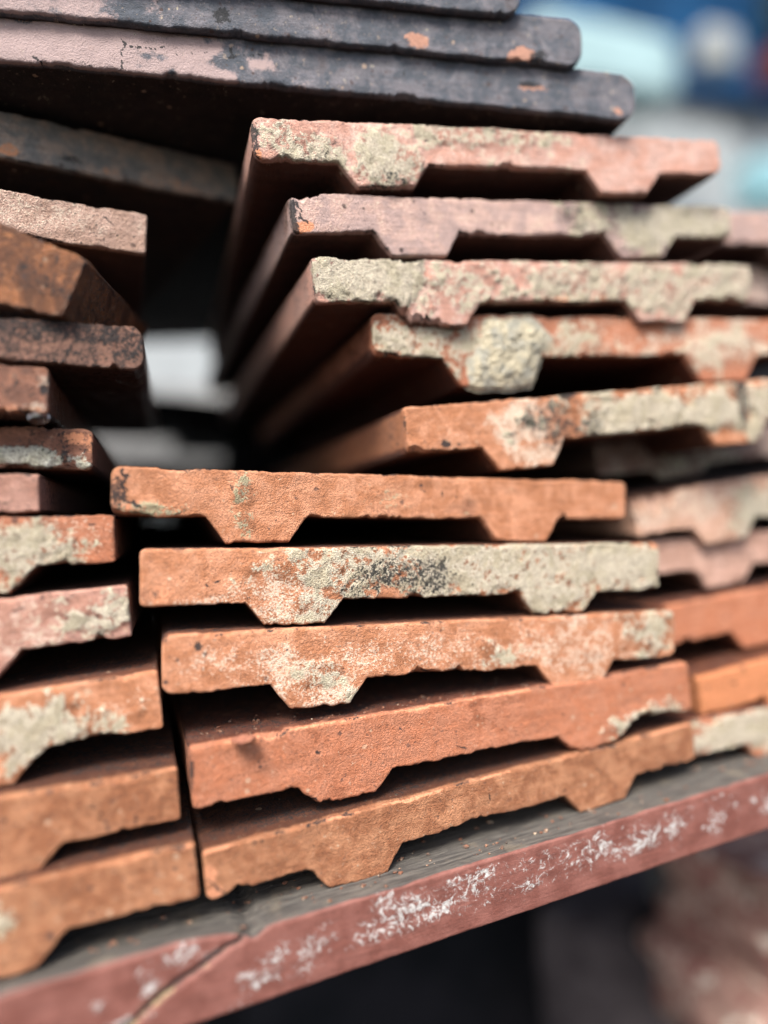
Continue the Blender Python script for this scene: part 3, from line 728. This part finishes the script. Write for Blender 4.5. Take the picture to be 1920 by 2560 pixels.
    for k, b in enumerate(back):                       # top
        zz = ztop - 2.6 * worn * smooth(0, 12, b) + 0.35 * (fbm(u / 40.0, b / 1.6, 0, 30, 4) - 0.5) * min(1, b / 2)
        verts.append(np.stack([u, Y[:, 0] * max(0, 1 - b / 5) + b, zz], -1))
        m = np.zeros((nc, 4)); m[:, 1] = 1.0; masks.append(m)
        cur = np.arange(nv, nv + nc)
        F.append(np.stack([prev[:-1], prev[1:], cur[1:], cur[:-1]], -1)); prev = cur; nv += nc
    topback = prev
    prev = idx[:, -1]
    for b in (0.5, 1.5, 4, 12, 28, Dp):                # underside
        verts.append(np.stack([u, Y[:, -1] * max(0, 1 - b / 5) + b, zlow], -1))
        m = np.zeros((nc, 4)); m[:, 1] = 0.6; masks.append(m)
        cur = np.arange(nv, nv + nc)
        F.append(np.stack([prev[:-1], cur[:-1], cur[1:], prev[1:]], -1)); prev = cur; nv += nc
    F.append(np.stack([topback[:-1], topback[1:], prev[1:], prev[:-1]], -1))
    verts = np.concatenate(verts) / 1000.0; masks = np.concatenate(masks)
    o = mesh_obj('timber_rail', verts, np.concatenate(F).tolist(), RAIL)
    a = o.data.attributes.new('mask', 'FLOAT_COLOR', 'POINT')
    a.data.foreach_set('color', np.clip(masks, 0, 1).astype(np.float32).ravel())
    M_ = Matrix.Identity(4)
    for i in range(3):
        M_[i][0], M_[i][1], M_[i][2], M_[i][3] = ex[i], ey[i], ez[i], P0[i]
    o.matrix_world = M_
    tag(o, 'split timber rail with flaking red-brown paint carrying the tile stacks', 'rail')
    print('rail P0', np.round((P0 - [0, 0, CAM_Z]) * 1000, 1), 'tilt', math.degrees(math.asin(ex[2])))
    return o, P0, ex, ey, ez


rail_o, RP, REX, REY, REZ = rail()

# ------------------------------------------------------------------ small loose things
def flake(name, label, P, size, seed, mat, cat):
    bm = bmesh.new(); bmesh.ops.create_icosphere(bm, subdivisions=3, radius=1.0)
    q = np.array([v.co[:] for v in bm.verts])
    f = 1 + 0.7 * (fbm(q[:, 0] * 1.6, q[:, 1] * 1.6, q[:, 2] * 1.6, seed, 3) - .5)
    q = q * f[:, None] * np.array(size)
    for v, c in zip(bm.verts, q): v.co = c
    me = bpy.data.meshes.new(name); bm.to_mesh(me); bm.free(); me.materials.append(mat)
    o = bpy.data.objects.new(name, me); sc.collection.objects.link(o); o.location = P
    tag(o, label, cat); return o


CHIPM = plain_material('clay_chip', (.30, .13, .08), (.22, .09, .06), 0.6, unit=1000.0, bumpd=.0004)


def on_top(P, M, x, y, lift=0.0):                      # point of a tile's upper face seen at (x, y)
    return hit(x, y, P, M[:, 2]) + M[:, 2] * lift


flake('clay_flake', 'thin red-brown clay flake lying on top of the salmon tile', on_top(P9, M9, 527, 1602, .0007), (.0034, .0026, .0009), 4, CHIPM, 'clay flake')
p8 = at(812, 1331, 0.03)
WATER = NT('water'); WATER.bsdf.inputs['Base Color'].default_value = (1, 1, 1, 1); WATER.bsdf.inputs['Roughness'].default_value = 0.02
WATER.bsdf.inputs['Transmission Weight'].default_value = 1.0; WATER.bsdf.inputs['IOR'].default_value = 1.33
bm = bmesh.new(); bmesh.ops.create_uvsphere(bm, u_segments=32, v_segments=20, radius=1.0)
for v in bm.verts:
    z = v.co.z; k = 1.0 if z < 0 else 1.0 - 0.35 * z
    v.co = Vector((v.co.x * .0026 * k, v.co.y * .0022 * k, z * .0021))
me = bpy.data.meshes.new('water_drop'); bm.to_mesh(me); bm.free(); me.polygons.foreach_set('use_smooth', [True] * len(me.polygons)); me.materials.append(WATER.m)
o = bpy.data.objects.new('water_drop', me); sc.collection.objects.link(o); o.location = at(84, 901, 0.001)
tag(o, 'clear water drop hanging under the short wet tile end', 'water drop')

def grit(name, label, spots, mat, seed):
    """crumbs of clay and earth: one object, too many and too small to count"""
    rs = np.random.RandomState(seed)
    ico = bmesh.new(); bmesh.ops.create_icosphere(ico, subdivisions=1, radius=1.0)
    bv = np.array([v.co[:] for v in ico.verts]); bf = np.array([[v.index for v in f.verts] for f in ico.faces]); ico.free()
    V, F = [], []
    for P_, X_, Y_, Z_, (u0, u1), (d0, d1), n_, smax in spots:
        for _ in range(n_):
            r = 0.00012 + (smax - 0.00012) * rs.rand() ** 4
            c = P_ + X_ * rs.uniform(u0, u1) + Y_ * rs.uniform(d0, d1) + Z_ * r * 0.35
            q = bv * (0.55 + 0.9 * rs.rand(len(bv), 1)) * r * np.array([1.2, 1.0, 0.7])
            V.append(c + q[:, :1] * X_ + q[:, 1:2] * Y_ + q[:, 2:] * Z_); F.append(bf + len(bv) * (len(V) - 1))
    o = mesh_obj(name, np.concatenate(V), np.concatenate(F).tolist(), mat, False)
    tag(o, label, 'grit', kind='stuff'); return o


GRITM = plain_material('clay_grit', (.20, .085, .05), (.08, .065, .055), 0.5, unit=1000.0, bumpd=.0002, c=(.45, .36, .26))
grit('clay_grit', 'fine clay crumbs and grit scattered on the rail and tile tops',
     [(RP, REX, REY, REZ, (.06, .40), (.0015, .020), 420, .0009), (P9, M9[:, 0], M9[:, 1], M9[:, 2], (.003, .12), (.0015, .02), 160, .0006)], GRITM, 5)

# ------------------------------------------------------------------ ground, things under and behind the stacks
SOIL = plain_material('dark_soil', (.016, .014, .013), (.030, .027, .026), 9.0, bumpd=.01)
g = mesh_obj('ground', np.array([(-60, -60, 0), (60, -60, 0), (60, 60, 0), (-60, 60, 0)], float), [(0, 1, 2, 3)], SOIL, False)
tag(g, kind='structure')


def block(name, label, cat, c, size, rotz, mat, seed, amp=.06, n=14, group=None):
    bm = bmesh.new(); bmesh.ops.create_cube(bm, size=2.0)
    bmesh.ops.subdivide_edges(bm, edges=bm.edges[:], cuts=n, use_grid_fill=True)
    q = np.array([v.co[:] for v in bm.verts])
    r = np.linalg.norm(q ** 6, axis=1, keepdims=True) ** (1 / 6.0) if False else (np.abs(q) ** 10).sum(1, keepdims=True) ** 0.1
    q = q / r
    f = 1 + amp * 2 * (fbm(q[:, 0] * 2 + seed, q[:, 1] * 2, q[:, 2] * 2, seed, 4) - .5)
    q = q * f[:, None] * np.array(size) / 2
    for v, cc in zip(bm.verts, q): v.co = cc
    me = bpy.data.meshes.new(name); bm.to_mesh(me); bm.free(); me.polygons.foreach_set('use_smooth', [True] * len(me.polygons)); me.materials.append(mat)
    o = bpy.data.objects.new(name, me); sc.collection.objects.link(o); o.location = c; o.rotation_euler[2] = rotz
    tag(o, label, cat, group); return o


RUB = plain_material('mortared_brick', (.22, .10, .085), (.32, .20, .165), 0.05, unit=1000.0, bumpd=.001, c=(.60, .52, .44))
STONE = plain_material('grey_stone', (.10, .10, .10), (.17, .17, .165), 0.04, unit=1000.0, bumpd=.001)
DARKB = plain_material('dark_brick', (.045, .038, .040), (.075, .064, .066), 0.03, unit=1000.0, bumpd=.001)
def place(x, y, Y): return Vector(at(x, y, Y))
# pier of reclaimed bricks that carries the rail at the right
block('brick', 'pale pink mortared brick right under the rail at the right edge', 'brick', place(1672, 1905, .11), (.085, .10, .05), .2, RUB, 3, amp=.22, group='reclaimed bricks under the rail')
block('brick', 'reddish brick below the pale mortared one at the right edge', 'brick', place(1690, 2030, .115), (.09, .10, .05), .1, RUB, 5, amp=.22, group='reclaimed bricks under the rail')
block('brick', 'orange-beige brick in the lower right corner of the picture', 'brick', place(1672, 2155, .11), (.105, .11, .055), -.1, RUB, 7, amp=.22, group='reclaimed bricks under the rail')
block('stone', 'grey stone wedged under the rail beside the pale brick', 'stone', place(1525, 1905, .17), (.05, .06, .028), .3, STONE, 9)
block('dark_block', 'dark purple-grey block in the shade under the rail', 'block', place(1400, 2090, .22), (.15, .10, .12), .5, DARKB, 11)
SHADE_BLACK = plain_material('shade_black', (.006, .007, .009), (.012, .012, .015), 0.02, unit=1000.0, bumpd=.001)  # near-black colour standing in for deep shade behind and below the stacks
for o in rear_objs: o.data.materials[0] = SHADE_BLACK  # the rear tiles get the painted gap darkness too
xl, xr = at(205, 900, .30)[0], at(447, 900, .30)[0]
block('rear_blocker', 'added black upright board behind the left stack', 'blocker', ((xl - .5) / 2, .315, .37), (.5 + xl, .02, .74), 0, SHADE_BLACK, 13, amp=.002, n=6)  # added panels that stop light coming through from behind
block('rear_blocker', 'added black upright board behind the middle stack', 'blocker', ((xr + .9) / 2, .315, .37), (.9 - xr, .02, .74), 0, SHADE_BLACK, 14, amp=.002, n=6)
block('rear_blocker', 'added black low board closing the dark space under the tile stacks', 'blocker', (.1, .345, .24), (.9, .02, .48), 0, SHADE_BLACK, 15, amp=.002, n=6)  # added to keep the space below the rail black

# background, far out of focus
WALL = plain_material('pale_render', (.24, .265, .275), (.30, .325, .335), 1.2, bumpd=.01)
TARP = plain_material('blue_tarpaulin', (.004, .028, .075), (.006, .055, .14), 1.5, rough=.5, bumpd=.03)
PALE = plain_material('pale_plastic', (.24, .35, .37), (.28, .40, .42), 2.0, rough=.6, bumpd=.004)
GREYW = plain_material('grey_plastic', (.24, .26, .26), (.28, .30, .30), 2.0, rough=.6, bumpd=.004)
TEAL = plain_material('teal_plastic', (.16, .30, .34), (.20, .36, .40), 2.0, rough=.5, bumpd=.004)
REDB = plain_material('red_brick', (.10, .025, .02), (.13, .04, .03), 3.0, bumpd=.01)
DARKP = plain_material('dark_paint', (.010, .022, .032), (.014, .03, .04), 3.0, bumpd=.01)
wt = at(1500, 165, 3.2)[2]
block('garden_wall', 'pale grey wall far out of focus behind the stacks', 'wall', (1.6, 3.33, wt / 2), (8.0, .25, wt), 0, WALL, 15, amp=.002, n=4)


def sheet(name, label, cat, x0, x1, y_top, y_bot, Y, mat, seed, amp=.04):
    """a hanging sheet with folds, real thickness"""
    a, b, c = at(x0, y_top, Y), at(x1, y_top, Y), at(x0, y_bot, Y)
    nu_, nv_ = 60, 24
    q = []
    for side in (0, 1):
        for i in range(nu_ + 1):
            for k in range(nv_ + 1):
                u, v = i / nu_, k / nv_
                X = a[0] + (b[0] - a[0]) * u; Zz = a[2] + (c[2] - a[2]) * v
                fold = amp * (math.sin(u * 19 + seed) * .5 + math.sin(u * 43 + v * 2) * .25) * (.4 + v) + .012 * side
                q.append((X, Y + fold, Zz - .05 * math.sin(u * math.pi * 3) * (1 - v)))
    st = (nu_ + 1) * (nv_ + 1); F = []
    for i in range(nu_):
        for k in range(nv_):
            p0 = i * (nv_ + 1) + k; p1 = p0 + nv_ + 1
            F += [(p0, p0 + 1, p1 + 1, p1), (st + p0, st + p1, st + p1 + 1, st + p0 + 1)]
    for i in range(nu_):
        for k in (0, nv_):
            p0 = i * (nv_ + 1) + k; p1 = p0 + nv_ + 1; F.append((p0, p1, st + p1, st + p0))
    o = mesh_obj(name, np.array(q), F, mat, True); tag(o, label, cat); return o


sheet('blue_tarpaulin', 'blue tarpaulin hanging at the top of the blurred background', 'tarpaulin', 1000, 2050, -260, 110, 3.12, TARP, 2)
def bgblock(name, label, cat, x, y, Y, wpx, hpx, mat, seed, dp=.25):
    k = (Y + DIST) / math.cos(0.5) * S / FPX
    return block(name, label, cat, place(x, y, Y), (wpx * k, dp, hpx * k), 0, mat, seed, amp=.03, n=8)
bgblock('plastic_crate', 'pale cyan blurred crate behind the ends of the slate-coloured tiles', 'crate', 1290, 150, 2.85, 380, 150, PALE, 21)
bgblock('plastic_tub', 'pale grey round blurred tub in front of the blue tarpaulin', 'tub', 1545, 112, 2.7, 96, 96, GREYW, 22, .12)
bgblock('plastic_tub', 'teal-blue blurred tub at the right above the pinkish tile ends', 'tub', 1650, 405, 2.6, 110, 120, TEAL, 23, .2)
bgblock('stone_block', 'dim grey block seen through the lower opening of the gap', 'block', 300, 945, 1.0, 420, 150, STONE, 26, .2)
bgblock('red_block', 'brick-red blurred block at the right picture edge', 'block', 1672, 150, 2.9, 60, 70, REDB, 24, .2)
bgblock('dark_post', 'near-black blurred post in the upper right corner', 'post', 1690, 20, 2.95, 110, 190, DARKP, 25, .1)
print('tris', sum(len(p.vertices) - 2 for m in bpy.data.meshes for p in m.polygons))
